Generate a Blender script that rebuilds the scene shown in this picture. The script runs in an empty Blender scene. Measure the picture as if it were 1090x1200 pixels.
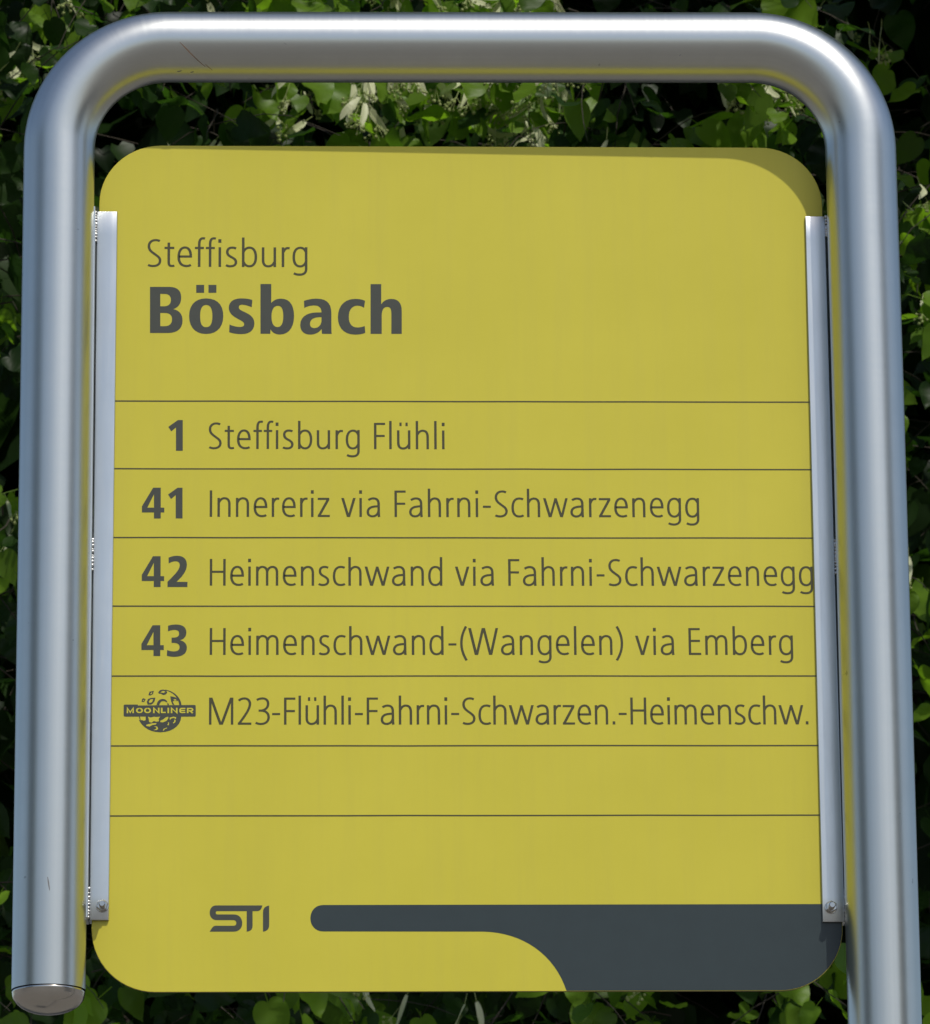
import bpy, bmesh, math, random, re
import numpy as np
from mathutils import Vector, Matrix
from mathutils.geometry import tessellate_polygon

scene = bpy.context.scene
COL = scene.collection
random.seed(7)
rng = np.random.default_rng(11)

# ------------------------------------------------------------------ camera
BOARD_Z = 2.75                       # height of the middle of the sign board
yaw, pitch, roll = math.radians(2.08087), math.radians(15.84425), math.radians(-0.51436)
cam_pos = Vector((-0.15203, -4.2, BOARD_Z - 1.15251))
fwd = Vector((math.sin(yaw) * math.cos(pitch), math.cos(yaw) * math.cos(pitch), math.sin(pitch)))
right0 = Vector((math.cos(yaw), -math.sin(yaw), 0.0))
up0 = right0.cross(fwd)
right = math.cos(roll) * right0 + math.sin(roll) * up0
up = -math.sin(roll) * right0 + math.cos(roll) * up0
cam_data = bpy.data.cameras.new('camera')
cam_data.sensor_fit = 'HORIZONTAL'
cam_data.sensor_width = 36.0
cam_data.lens = 6275.12 / 1090.0 * 36.0
cam_data.clip_start = 0.1
cam_data.clip_end = 500.0
cam = bpy.data.objects.new('camera', cam_data)
COL.objects.link(cam)
rot = Matrix((right, up, -fwd)).transposed().to_4x4()
cam.matrix_world = Matrix.Translation(cam_pos) @ rot
scene.camera = cam
cam_data.dof.use_dof = True
cam_data.dof.focus_distance = 4.33
cam_data.dof.aperture_fstop = 75.0

# ------------------------------------------------------------------ sun and sky
SUN = Vector((0.52, -1.0, 1.72)).normalized()        # towards the sun
sun_el = math.asin(SUN.z)
sun_az = math.atan2(SUN.x, SUN.y)                     # clockwise from +Y
world = bpy.data.worlds.new("World")
scene.world = world
world.use_nodes = True
wn = world.node_tree
bg = wn.nodes['Background']
sky = wn.nodes.new('ShaderNodeTexSky')
sky.sky_type = 'NISHITA'
sky.sun_disc = False
sky.sun_elevation = sun_el
sky.sun_rotation = sun_az
sky.dust_density = 2.0
wn.links.new(sky.outputs['Color'], bg.inputs['Color'])
bg.inputs['Strength'].default_value = 0.128
ld = bpy.data.lights.new('sun', 'SUN')
ld.energy = 2.9
ld.angle = math.radians(0.53)
ld.color = (1.0, 0.96, 0.88)
sun = bpy.data.objects.new('sun', ld)
COL.objects.link(sun)
sun.rotation_euler = SUN.to_track_quat('Z', 'Y').to_euler()
sun.location = (3, -6, 12)
vs = scene.view_settings
vs.view_transform = 'Standard'
vs.look = 'None'
vs.gamma = 1.0
vs.use_curve_mapping = False
vs.exposure = 0.0
scene.cycles.max_bounces = 8
scene.cycles.caustics_reflective = False

# ------------------------------------------------------------------ materials
def mat(name, base=(0.5, 0.5, 0.5), rough=0.5, metal=0.0, spec=0.5, aniso=0.0):
    m = bpy.data.materials.new(name)
    m.use_nodes = True
    b = m.node_tree.nodes['Principled BSDF']
    b.inputs['Base Color'].default_value = (*base, 1)
    b.inputs['Roughness'].default_value = rough
    b.inputs['Metallic'].default_value = metal
    b.inputs['Specular IOR Level'].default_value = spec
    b.inputs['Anisotropic'].default_value = aniso
    return m

def N(m, t, **kw):
    n = m.node_tree.nodes.new(t)
    for k, v in kw.items():
        setattr(n, k, v)
    return n

def LK(m, a, b):
    m.node_tree.links.new(a, b)

def bsdf(m):
    return m.node_tree.nodes['Principled BSDF']

def noise(m, scale, detail=4, rough=0.55, stretch=(1, 1, 1), coord='Object'):
    tc = N(m, 'ShaderNodeTexCoord'); mp = N(m, 'ShaderNodeMapping'); nz = N(m, 'ShaderNodeTexNoise')
    mp.inputs['Scale'].default_value = stretch
    nz.inputs['Scale'].default_value = scale
    nz.inputs['Detail'].default_value = detail
    nz.inputs['Roughness'].default_value = rough
    LK(m, tc.outputs[coord], mp.inputs['Vector']); LK(m, mp.outputs[0], nz.inputs['Vector'])
    return nz.outputs['Fac']

def ramp(m, fac, stops):
    r = N(m, 'ShaderNodeValToRGB')
    e = r.color_ramp.elements
    while len(e) < len(stops):
        e.new(0.5)
    for i, (p, c) in enumerate(stops):
        e[i].position = p; e[i].color = (*c, 1) if len(c) == 3 else c
    LK(m, fac, r.inputs['Fac'])
    return r.outputs['Color']

def mix(m, fac, a, b, mode='MIX'):
    x = N(m, 'ShaderNodeMix', data_type='RGBA', blend_type=mode)
    for s, v in ((x.inputs[0], fac), (x.inputs[6], a), (x.inputs[7], b)):
        if hasattr(v, 'links'):
            LK(m, v, s)
        elif isinstance(v, (int, float)):
            s.default_value = v
        else:
            s.default_value = (*v, 1)
    return x.outputs[2]

def bump(m, fac, strength, dist):
    b = N(m, 'ShaderNodeBump')
    b.inputs['Strength'].default_value = strength
    b.inputs['Distance'].default_value = dist
    LK(m, fac, b.inputs['Height'])
    LK(m, b.outputs[0], bsdf(m).inputs['Normal'])

# yellow film on the board: faint rain streaks and dust
M_YEL = mat('yellow_film', rough=0.42, spec=0.42)
streak = noise(M_YEL, 9.0, 6, 0.6, (9, 9, 0.6))
blotch = noise(M_YEL, 7.0, 5, 0.6)
fine = noise(M_YEL, 260.0, 3, 0.6)
YA, YB = (0.572, 0.508, 0.038), (0.615, 0.545, 0.046)
c1 = mix(M_YEL, ramp(M_YEL, blotch, [(0.3, (0, 0, 0)), (0.7, (1, 1, 1))]), YA, YB)
c2 = mix(M_YEL, ramp(M_YEL, streak, [(0.46, (0, 0, 0)), (0.80, (0.40, 0.40, 0.40))]), c1, (0.535, 0.470, 0.052))
dots = ramp(M_YEL, noise(M_YEL, 95.0, 2, 0.5), [(0.79, (0, 0, 0)), (0.81, (0.5, 0.5, 0.5))])
c3 = mix(M_YEL, dots, c2, (0.26, 0.22, 0.07))
LK(M_YEL, c3, bsdf(M_YEL).inputs['Base Color'])
LK(M_YEL, ramp(M_YEL, streak, [(0.3, (0.38, 0.38, 0.38)), (0.8, (0.52, 0.52, 0.52))]), bsdf(M_YEL).inputs['Roughness'])
bump(M_YEL, fine, 0.10, 0.0004)

def ink(name, base, rough=0.42):
    m = mat(name, base, rough, spec=0.42)
    f = noise(m, 60.0, 4, 0.6)
    c = mix(m, f, tuple(v * 0.88 for v in base), tuple(v * 1.12 for v in base))
    LK(m, c, bsdf(m).inputs['Base Color'])
    return m
M_INK = ink('dark_grey_film', (0.056, 0.060, 0.046))
M_THIN = ink('olive_grey_film', (0.062, 0.058, 0.020))
M_LINE = ink('line_film', (0.060, 0.055, 0.022))
M_PANEL = ink('slate_grey_film', (0.026, 0.040, 0.043), 0.40)
M_LITE = ink('yellow_print', (0.60, 0.53, 0.045))
M_BACK = mat('shaded_yellow_edge', (0.16, 0.13, 0.04), 0.5, 0.2)  # edge and back: shade on the yellow put into a brown colour

def steel(name, base, rough, aniso, grind=None, streaks=0.04):
    m = mat(name, base, rough, 1.0, aniso=aniso)
    b = bsdf(m)
    if grind:
        tg = N(m, 'ShaderNodeTangent', direction_type='UV_MAP')
        tg.uv_map = 'UVMap'
        LK(m, tg.outputs[0], b.inputs['Tangent'])
        b.inputs['Anisotropic Rotation'].default_value = 0.25 if grind == 'V' else 0.0
        st = (1.2, 330.0, 1)
        f = noise(m, 1.0, 5, 0.65, st, 'UV')
        g = noise(m, 1.0, 4, 0.6, (1.0, 28.0, 1), 'UV')
    else:
        f = noise(m, 300, 4, 0.6, (1, 1, 0.06))
        g = noise(m, 18, 4, 0.6)
    r = N(m, 'ShaderNodeMapRange')
    r.inputs['To Min'].default_value = rough - streaks; r.inputs['To Max'].default_value = rough + streaks
    r.inputs['From Min'].default_value = 0.3; r.inputs['From Max'].default_value = 0.7
    LK(m, f, r.inputs['Value']); LK(m, r.outputs[0], b.inputs['Roughness'])
    smear = noise(m, 6.0, 6, 0.65, (1, 1, 0.5))
    mm = mix(m, ramp(m, smear, [(0.35, (0, 0, 0)), (0.75, (1, 1, 1))]), base, tuple(v * 0.86 for v in base))
    mm = mix(m, ramp(m, g, [(0.4, (0, 0, 0)), (0.8, (0.5, 0.5, 0.5))]), mm, tuple(v * 0.84 for v in base))
    if grind:
        band = ramp(m, noise(m, 1.0, 3, 0.6, (13.0, 0.15, 1), 'UV'), [(0.38, (0, 0, 0)), (0.62, (1, 1, 1))])  # lengthwise patina, also painted to read as mirrored dark bands
        mm = mix(m, band, tuple(v * 0.86 for v in base), mm)
    pits = ramp(m, noise(m, 120.0, 2, 0.5), [(0.77, (0, 0, 0)), (0.80, (0.6, 0.6, 0.6))])
    mm = mix(m, pits, mm, tuple(v * 0.45 for v in base))
    LK(m, mm, b.inputs['Base Color'])
    if not grind:
        bump(m, f, 0.08, 0.0004)
    return m
M_TUBE = steel('brushed_steel_tube', (0.605, 0.628, 0.612), 0.32, 0.22, 'V', 0.02)
M_RAIL = steel('satin_steel_rail', (0.66, 0.69, 0.70), 0.36, 0.0)
M_WELD = steel('weld_steel', (0.56, 0.56, 0.55), 0.42, 0.0)
M_NUT = steel('nut_steel', (0.50, 0.49, 0.47), 0.14, 0.0)
M_CAP = steel('polished_cap_steel', (0.60, 0.58, 0.54), 0.17, 0.0)
M_SCUFF = mat('rust_scuff', (0.16, 0.085, 0.04), 0.8)
M_DIRT = mat('dark_mark', (0.19, 0.185, 0.18), 0.6)

# ------------------------------------------------------------------ object helpers
def link_mesh(name, me, parent=None, mats=()):
    for m in mats:
        me.materials.append(m)
    o = bpy.data.objects.new(name, me)
    COL.objects.link(o)
    if parent is not None:
        o.parent = parent
    return o

def thing(name, label, cat, loc):
    o = bpy.data.objects.new(name, None)
    COL.objects.link(o)
    o.location = loc
    o['label'] = label
    o['category'] = cat
    return o

def from_bm(name, bm, parent, mats, smooth=False, auto=None):
    me = bpy.data.meshes.new(name)
    bm.normal_update()
    bm.to_mesh(me)
    bm.free()
    if smooth:
        me.polygons.foreach_set('use_smooth', [True] * len(me.polygons))
        if auto:
            me.set_sharp_from_angle(angle=math.radians(auto))
    return link_mesh(name, me, parent, mats)

def box(bm, x0, x1, y0, y1, z0, z1):
    vs_ = [bm.verts.new((x, y, z)) for x in (x0, x1) for y in (y0, y1) for z in (z0, z1)]
    for f in ((0, 1, 3, 2), (4, 6, 7, 5), (0, 4, 5, 1), (2, 3, 7, 6), (0, 2, 6, 4), (1, 5, 7, 3)):
        bm.faces.new([vs_[i] for i in f])

# ---- flat print: paths in millimetres on the board plane (x right, y up, origin at the board's middle)
def parse(path, n=7):
    loops, cur = [], []
    t = re.findall(r'[MLCZ]|-?[\d.]+', path)
    i, cmd = 0, None
    def pt():
        nonlocal i
        v = (float(t[i]), float(t[i + 1])); i += 2
        return v
    while i < len(t):
        if t[i] in 'MLCZ':
            cmd = t[i]; i += 1
            if cmd == 'Z':
                continue
        if cmd == 'M':
            if cur:
                loops.append(cur)
            cur = [pt()]
            cmd = 'L'
        elif cmd == 'L':
            cur.append(pt())
        elif cmd == 'C':
            p0 = cur[-1]; p1 = pt(); p2 = pt(); p3 = pt()
            for k in range(1, n + 1):
                u = k / n; w = 1 - u
                cur.append(tuple(w**3 * a + 3*w*w*u * b + 3*w*u*u * c + u**3 * d for a, b, c, d in zip(p0, p1, p2, p3)))
    if cur:
        loops.append(cur)
    return loops

def area(l):
    return sum(a[0]*b[1] - b[0]*a[1] for a, b in zip(l, l[1:] + l[:1])) / 2

def inside(p, l):
    c = False
    for a, b in zip(l, l[1:] + l[:1]):
        if (a[1] > p[1]) != (b[1] > p[1]) and p[0] < (b[0]-a[0])*(p[1]-a[1])/(b[1]-a[1]) + a[0]:
            c = not c
    return c

class Print:
    """flat film shapes; each shape sits a hair in front of the one before so that no two lie in one plane"""
    def __init__(self, y0=-0.00010, step=-0.000006):
        self.v, self.f, self.m = [], [], []
        self.y, self.step, self.k = y0, step, 0
    def tri(self, pts, tris, mi):
        y = self.y + self.step * (self.k % 6)
        self.k += 1
        base = len(self.v)
        self.v += [(x / 1000, y, z / 1000) for x, z in pts]
        for a, b, c in tris:
            pa, pb, pc = pts[a], pts[b], pts[c]
            cr = (pb[0]-pa[0])*(pc[1]-pa[1]) - (pb[1]-pa[1])*(pc[0]-pa[0])
            if abs(cr) < 1e-9:
                continue
            self.f.append((base+a, base+b, base+c) if cr > 0 else (base+a, base+c, base+b))
            self.m.append(mi)
    def fill(self, path, mi=0):
        loops = [l[:-1] if math.dist(l[0], l[-1]) < 1e-4 else l for l in parse(path)]
        outer = [l for l in loops if not any(o is not l and inside(l[0], o) for o in loops)]
        for o in outer:
            holes = [l for l in loops if l is not o and inside(l[0], o)]
            grp = [o] + holes
            pts = [p for l in grp for p in l]
            tris = tessellate_polygon([[Vector((x, y, 0)) for x, y in l] for l in grp])
            self.tri(pts, tris, mi)
    def poly(self, pts, mi=0):
        self.tri(pts, [(0, i, i+1) for i in range(1, len(pts)-1)], mi)
    def stroke(self, pts, hx, hy, mi=0):
        n = len(pts)
        L, Rr = [], []
        for i in range(n):
            d0 = Vector(pts[i]) - Vector(pts[i-1]) if i else None
            d1 = Vector(pts[i+1]) - Vector(pts[i]) if i < n-1 else None
            if d0 is not None and d0.length < 1e-6: d0 = d1
            if d1 is not None and d1.length < 1e-6: d1 = d0
            d0 = d0 or d1; d1 = d1 or d0
            n0 = Vector((-d0.y, d0.x)).normalized(); n1 = Vector((-d1.y, d1.x)).normalized()
            b = n0 + n1
            b = b.normalized() if b.length > 1e-6 else n0
            s = min(1 / max(b.dot(n1), 0.35), 2.2)
            o = Vector((b.x * hx, b.y * hy)) * s
            L.append((pts[i][0]+o.x, pts[i][1]+o.y)); Rr.append((pts[i][0]-o.x, pts[i][1]-o.y))
        tr = []
        for i in range(n-1):
            tr += [(i, i+1, n+i), (i+1, n+i+1, n+i)]
        self.tri(L + Rr, tr, mi)
    def build(self, name, parent, mats):
        me = bpy.data.meshes.new(name)
        me.from_pydata(self.v, [], self.f)
        o = link_mesh(name, me, parent, mats)
        me.polygons.foreach_set('material_index', self.m)
        return o

# thin condensed lettering: centre lines, 243 units = cap height
def SEG(*a):
    return a
DOT = 'dot'
F = {
 'H': (144, ['M11,0 L11,243', 'M133,0 L133,243', 'M20,126 L124,126']),
 'e': (125, ['M14,91 L114,91 C114,142 96,171 65,171 C30,171 11,138 11,86 C11,34 38,7 76,7 C92,7 104,10 115,17']),
 'i': (22, ['M11,0 L11,174', (DOT, -2, 214, 24, 245)]),
 'm': (202, ['M11,0 L11,174', 'M11,128 C20,155 35,171 57,171 C86,171 101,152 101,118 L101,0', 'M101,128 C110,156 127,171 148,171 C178,171 191,152 191,115 L191,0']),
 'n': (120, ['M11,0 L11,174', 'M11,126 C22,155 40,171 63,171 C95,171 109,150 109,112 L109,0']),
 's': (98, ['M88,163 C76,169 66,171 55,171 C28,171 13,156 13,133 C13,105 32,96 50,86 C73,73 87,63 87,42 C87,20 70,6 40,6 C25,6 13,9 2,16']),
 'c': (111, ['M108,163 C95,169 85,171 70,171 C32,171 11,138 11,86 C11,34 32,6 70,6 C85,6 98,9 110,16']),
 'h': (120, ['M11,0 L11,261', 'M11,126 C22,155 40,171 63,171 C95,171 109,150 109,112 L109,0']),
 'w': (223, [('diag', 11, 174, 61, 0, 11), ('diag', 114, 174, 64, 0, 10), ('diag', 112, 174, 165, 0, 10.5), ('diag', 213, 174, 168, 0, 10.5)]),
 'a': (125, ['M17,156 C32,166 48,171 63,171 C95,171 110,152 110,120 L111,45 C111,28 112,12 114,0', 'M110,99 L82,97 C38,94 11,78 11,45 C11,20 30,6 54,6 C85,6 110,30 110,64']),
 'd': (129, ['M118,0 L118,261', 'M118,50 C108,20 88,6 65,6 C28,6 11,38 11,87 C11,138 30,171 66,171 C90,171 108,158 118,128']),
 'v': (131, [('diag', 12, 174, 63, 0, 11), ('diag', 119, 174, 68, 0, 11)]),
 'F': (102, ['M11,0 L11,243', 'M20,234 L102,234', 'M20,122 L98,122']),
 'r': (68, ['M11,0 L11,174', 'M11,124 C20,152 34,168 52,168 L68,167']),
 '-': (72, ['M0,95 L72,95']),
 'S': (121, ['M107,227 C95,233 85,236 72,236 C35,236 14,212 14,182 C14,147 38,131 61,114 C89,93 110,82 110,54 C110,25 88,6 50,6 C35,6 20,10 8,16']),
 'z': (113, ['M2,166 L107,166', ('diag', 97, 160, 15, 12, 12), 'M2,9 L112,9']),
 'g': (128, ['M117,176 L117,-18 C117,-50 96,-67 62,-67 C42,-67 26,-63 12,-55', 'M117,50 C106,20 88,6 66,6 C28,6 11,38 11,87 C11,138 30,171 68,171 C90,171 106,158 117,130']),
 't': (84, ['M37,214 L37,44 C37,16 46,7 62,7 C70,7 78,8 85,10', 'M0,167 L84,167']),
 'f': (85, ['M37,0 L37,200 C37,238 50,253 68,253 C75,253 80,252 86,250', 'M0,167 L77,167']),
 'b': (130, ['M11,0 L11,261', 'M11,50 C21,20 42,6 64,6 C100,6 119,38 119,88 C119,138 100,171 65,171 C42,171 21,158 11,128']),
 'u': (122, ['M11,174 L11,58 C11,24 28,6 54,6 C82,6 101,22 111,52', 'M111,0 L111,174']),
 'l': (22, ['M11,0 L11,261']),
 'I': (22, ['M11,0 L11,243']),
 'W': (270, [('diag', 12, 243, 70, 0, 11.5), ('diag', 134, 243, 76, 0, 11), ('diag', 140, 243, 199, 0, 11), ('diag', 259, 243, 204, 0, 11)]),
 '(': (62, ['M54,258 C25,205 11,160 11,105 C11,50 25,5 57,-50']),
 ')': (65, ['M9,258 C40,205 54,160 54,105 C54,50 40,5 6,-50']),
 'E': (113, ['M11,0 L11,243', 'M20,234 L104,234', 'M20,127 L104,127', 'M20,9 L113,9']),
 'M': (219, ['M11,0 L11,243', 'M208,0 L208,243', ('diag', 17, 243, 105, 0, 11.5), ('diag', 202, 243, 113, 0, 11.5)]),
 '2': (124, ['M10,216 C25,229 42,236 60,236 C92,236 111,216 111,186 C111,146 76,92 16,13', 'M2,9 L124,9']),
 '3': (130, ['M12,222 C30,231 45,236 63,236 C95,236 114,218 114,188 C114,152 88,130 50,126', 'M28,126 L52,126 C95,124 119,102 119,67 C119,28 90,6 48,6 C30,6 15,10 2,18']),
 '.': (24, [(DOT, 1, 0, 25, 28)]),
}
F['\u00fc'] = (122, F['u'][1] + [(DOT, 22, 214, 42, 246), (DOT, 78, 214, 98, 246)])
# side bearings left / right
SB = {'e': (17, 16), 'c': (16, 7), 's': (16, 16), 'w': (5, 5), 'v': (8, 10), 'a': (19, 22), 'd': (15, 24), 'g': (16, 22), 'r': (24, 8),
      '-': (20, 18), 'S': (15, 18), 'z': (12, 12), 't': (8, 10), 'f': (8, 0), 'b': (24, 16), 'F': (24, 12), '2': (22, 22), '3': (22, 8),
      '(': (16, 6), ')': (8, 18), 'W': (6, 6), 'E': (24, 14), '.': (22, 20)}

def advance(text):
    xs, x, prev = [], 0.0, None
    for ch in text:
        if ch == ' ':
            x += 84; prev = None if prev is None else prev
            continue
        lb, rb = SB.get(ch, (24, 24))
        if xs:
            x += lb
        xs.append((ch, x))
        x += F[ch][0] + rb
    return xs, x - SB.get(text[-1], (24, 24))[1]

def thin_text(pr, text, x0, x1, zb, sy=0.0922, wt=1.05, mi=0, sx=None):
    xs, total = advance(text)
    if sx is None:
        sx = (x1 - x0) / total
    else:                                   # fixed letter width, adjusted spacing
        tr = ((x1 - x0) / sx - total) / (len(xs) - 1)
        xs = [(c_, g_ + i * tr) for i, (c_, g_) in enumerate(xs)]
    for ch, gx in xs:
        def T(p):
            return (x0 + (gx + p[0]) * sx, zb + p[1] * sy)
        for s in F[ch][1]:
            if isinstance(s, str):
                for l in parse(s, 8):
                    pr.stroke([T(p) for p in l], 10.6 * wt * 0.0892, 8.9 * wt * 0.0925, mi)
            elif s[0] == DOT:
                _, a, b, c, d = s
                pr.poly([T((a, b)), T((c, b)), T((c, d)), T((a, d))], mi)
            else:
                _, a, b, c, d, h = s
                h *= 1.05 * wt
                pr.poly([T((a-h, b)), T((c-h, d)), T((c+h, d)), T((a+h, b))], mi)
    return sx

# ---- measured print shapes, millimetres on the board
BOLD_NAME = {
  'B': 'M -257.49,232.86 L -241.62,232.90 C -235.12,232.92 -231.80,229.78 -231.77,223.81 C -231.74,218.39 -233.98,215.13 -238.30,213.60 C -232.94,212.75 -230.55,208.64 -230.52,203.77 C -230.48,196.74 -234.88,193.05 -242.59,193.03 L -257.19,193.00 Z M -249.00,226.81 L -245.39,226.81 C -241.99,226.82 -240.22,224.87 -240.20,221.62 C -240.18,218.15 -242.23,216.09 -245.83,216.08 L -248.92,216.07 Z M -248.88,210.33 L -245.28,210.34 C -241.16,210.35 -239.19,208.40 -239.17,204.83 C -239.15,201.04 -241.40,198.87 -245.20,198.87 L -248.80,198.86 Z',
  'o_umlaut': 'M -211.25,222.99 C -202.08,223.02 -197.11,217.39 -197.08,207.85 C -197.04,197.89 -202.47,192.26 -211.11,192.24 C -219.76,192.22 -225.13,197.83 -225.19,207.78 C -225.24,217.32 -220.12,222.97 -211.25,222.99 Z M -211.23,217.35 C -207.73,217.36 -206.06,214.11 -206.04,207.83 C -206.01,201.12 -207.64,198.08 -211.14,198.08 C -214.64,198.07 -216.10,201.09 -216.13,207.81 C -216.16,214.09 -214.53,217.34 -211.23,217.35 Z M -219.46,234.70 L -212.96,234.71 L -212.93,227.87 L -219.42,227.86 Z M -209.35,234.72 L -202.85,234.74 L -202.82,227.90 L -209.32,227.88 Z',
  's': 'M -173.20,221.78 L -173.71,215.38 C -176.80,217.00 -179.90,217.65 -181.75,217.64 C -183.51,217.64 -184.33,216.77 -184.32,215.25 C -184.32,212.86 -180.91,212.22 -177.61,210.28 C -173.69,208.23 -171.52,205.53 -171.51,201.41 C -171.50,195.79 -175.20,192.21 -181.89,192.19 C -186.01,192.19 -189.61,192.83 -192.19,193.90 L -191.90,200.50 C -189.12,198.99 -185.51,198.35 -183.45,198.36 C -181.08,198.36 -179.85,199.23 -179.85,200.74 C -179.86,203.13 -182.95,203.98 -186.05,205.93 C -190.38,208.41 -192.55,211.11 -192.57,215.01 C -192.58,220.11 -188.68,223.05 -182.49,223.06 C -178.88,223.07 -175.78,222.65 -173.20,221.78 Z',
  'b': 'M -166.53,235.59 L -157.65,235.62 L -157.63,219.11 C -155.67,221.83 -152.58,222.92 -149.48,222.93 C -142.26,222.94 -138.85,216.98 -138.85,207.99 C -138.85,198.02 -143.28,191.96 -150.49,191.94 C -154.09,191.93 -156.67,193.44 -158.22,196.36 L -158.42,192.57 L -166.45,192.55 Z M -157.41,207.18 C -157.40,202.31 -155.95,198.31 -152.55,198.32 C -149.15,198.33 -147.71,201.79 -147.72,207.75 C -147.72,213.71 -148.96,216.74 -152.26,216.74 C -155.66,216.73 -157.41,213.14 -157.41,207.18 Z',
  'a': 'M -130.70,221.02 C -126.78,222.55 -123.16,222.99 -120.07,223.00 C -111.81,223.02 -108.10,218.69 -108.12,210.55 L -108.13,199.72 C -108.14,196.47 -108.04,193.76 -107.84,192.57 L -115.77,192.56 C -115.98,193.75 -116.18,195.37 -116.18,196.78 C -118.04,193.74 -121.65,191.90 -125.77,191.89 C -130.92,191.87 -133.80,195.33 -133.80,200.20 C -133.80,207.78 -127.30,210.83 -120.60,211.06 L -116.26,211.07 C -116.26,215.41 -118.53,217.14 -122.14,217.13 C -125.23,217.13 -128.33,216.25 -130.39,214.84 Z M -116.27,206.96 L -118.02,206.95 C -122.66,206.94 -125.76,204.77 -125.76,201.30 C -125.76,198.92 -124.42,197.51 -122.16,197.52 C -118.86,197.53 -116.28,200.24 -116.27,204.03 Z',
  'c': 'M -80.32,221.25 C -82.69,222.33 -84.96,222.87 -88.58,222.86 C -97.35,222.84 -102.74,216.53 -102.76,206.99 C -102.78,197.56 -97.43,191.95 -88.67,191.97 C -85.06,191.98 -82.48,192.52 -80.21,193.50 L -80.71,199.45 C -82.46,198.58 -84.53,198.15 -86.90,198.14 C -91.23,198.13 -93.80,201.37 -93.78,207.33 C -93.77,213.08 -91.18,216.99 -86.84,217.00 C -84.46,217.01 -82.71,216.36 -81.17,215.17 Z',
  'h': 'M -75.72,235.72 L -66.93,235.74 L -67.01,218.24 C -65.34,221.18 -62.23,222.92 -58.62,222.93 C -52.94,222.95 -50.06,219.37 -50.10,212.31 L -50.21,192.70 L -58.77,192.68 L -58.68,210.13 C -58.66,214.46 -59.69,215.98 -62.06,215.98 C -65.16,215.97 -66.62,213.14 -66.64,208.48 L -66.71,192.67 L -75.88,192.65 Z',
}
ROUTE_NUMBERS = {
  '1': 'M -233.90,118.24 L -229.87,118.25 L -229.72,92.06 L -235.26,92.05 L -235.39,111.96 L -239.21,108.59 L -241.66,112.42 Z',
  '41': 'M -253.70,60.61 L -247.46,60.62 L -247.34,43.71 L -244.49,43.71 L -244.46,39.63 L -247.31,39.63 L -247.28,34.53 L -252.80,34.52 L -252.84,39.62 L -262.64,39.61 L -262.68,44.81 Z M -252.95,55.03 L -252.87,43.70 L -258.30,43.70 Z M -233.76,60.60 L -229.75,60.61 L -229.60,34.60 L -235.12,34.60 L -235.24,54.37 L -239.06,51.02 L -241.49,54.83 Z',
  '42': 'M -253.42,2.68 L -247.20,2.68 L -247.08,-14.11 L -244.24,-14.11 L -244.21,-18.16 L -247.05,-18.16 L -247.02,-23.22 L -252.52,-23.23 L -252.56,-18.16 L -262.32,-18.17 L -262.36,-13.01 Z M -252.67,-2.86 L -252.59,-14.11 L -258.01,-14.11 Z M -240.70,1.48 C -238.75,2.41 -236.09,3.06 -233.86,3.06 C -228.53,3.06 -225.84,0.29 -225.82,-4.51 C -225.79,-9.58 -229.32,-14.19 -234.17,-18.89 L -225.29,-18.89 L -225.27,-23.21 L -241.43,-23.22 L -241.46,-18.80 C -235.98,-13.27 -231.57,-8.66 -231.59,-4.97 C -231.61,-2.66 -232.77,-1.56 -235.17,-1.56 C -236.95,-1.56 -238.72,-2.21 -240.58,-3.41 Z',
  '43': 'M -253.28,-55.27 L -247.08,-55.27 L -246.96,-71.93 L -244.13,-71.93 L -244.10,-75.96 L -246.93,-75.96 L -246.90,-80.98 L -252.38,-80.98 L -252.42,-75.96 L -262.15,-75.96 L -262.19,-70.84 Z M -252.53,-60.77 L -252.45,-71.93 L -257.84,-71.93 Z M -240.77,-55.72 C -238.83,-54.99 -236.17,-54.62 -234.40,-54.62 C -228.64,-54.62 -225.97,-57.19 -225.94,-61.31 C -225.92,-64.98 -228.13,-67.08 -231.22,-67.81 C -227.68,-68.45 -225.45,-70.74 -225.43,-74.13 C -225.40,-79.16 -229.37,-81.62 -235.56,-81.62 C -238.22,-81.62 -240.43,-81.17 -241.58,-80.71 L -241.35,-75.96 C -239.57,-76.78 -237.80,-77.14 -236.03,-77.14 C -232.94,-77.14 -231.35,-75.96 -231.36,-73.49 C -231.38,-70.93 -233.42,-70.01 -236.52,-70.01 L -237.85,-70.01 L -237.87,-65.62 L -236.55,-65.62 C -233.45,-65.62 -231.77,-64.52 -231.79,-62.23 C -231.80,-60.12 -233.04,-59.21 -235.52,-59.21 C -237.47,-59.21 -239.24,-59.66 -240.74,-60.40 Z',
}
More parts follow.
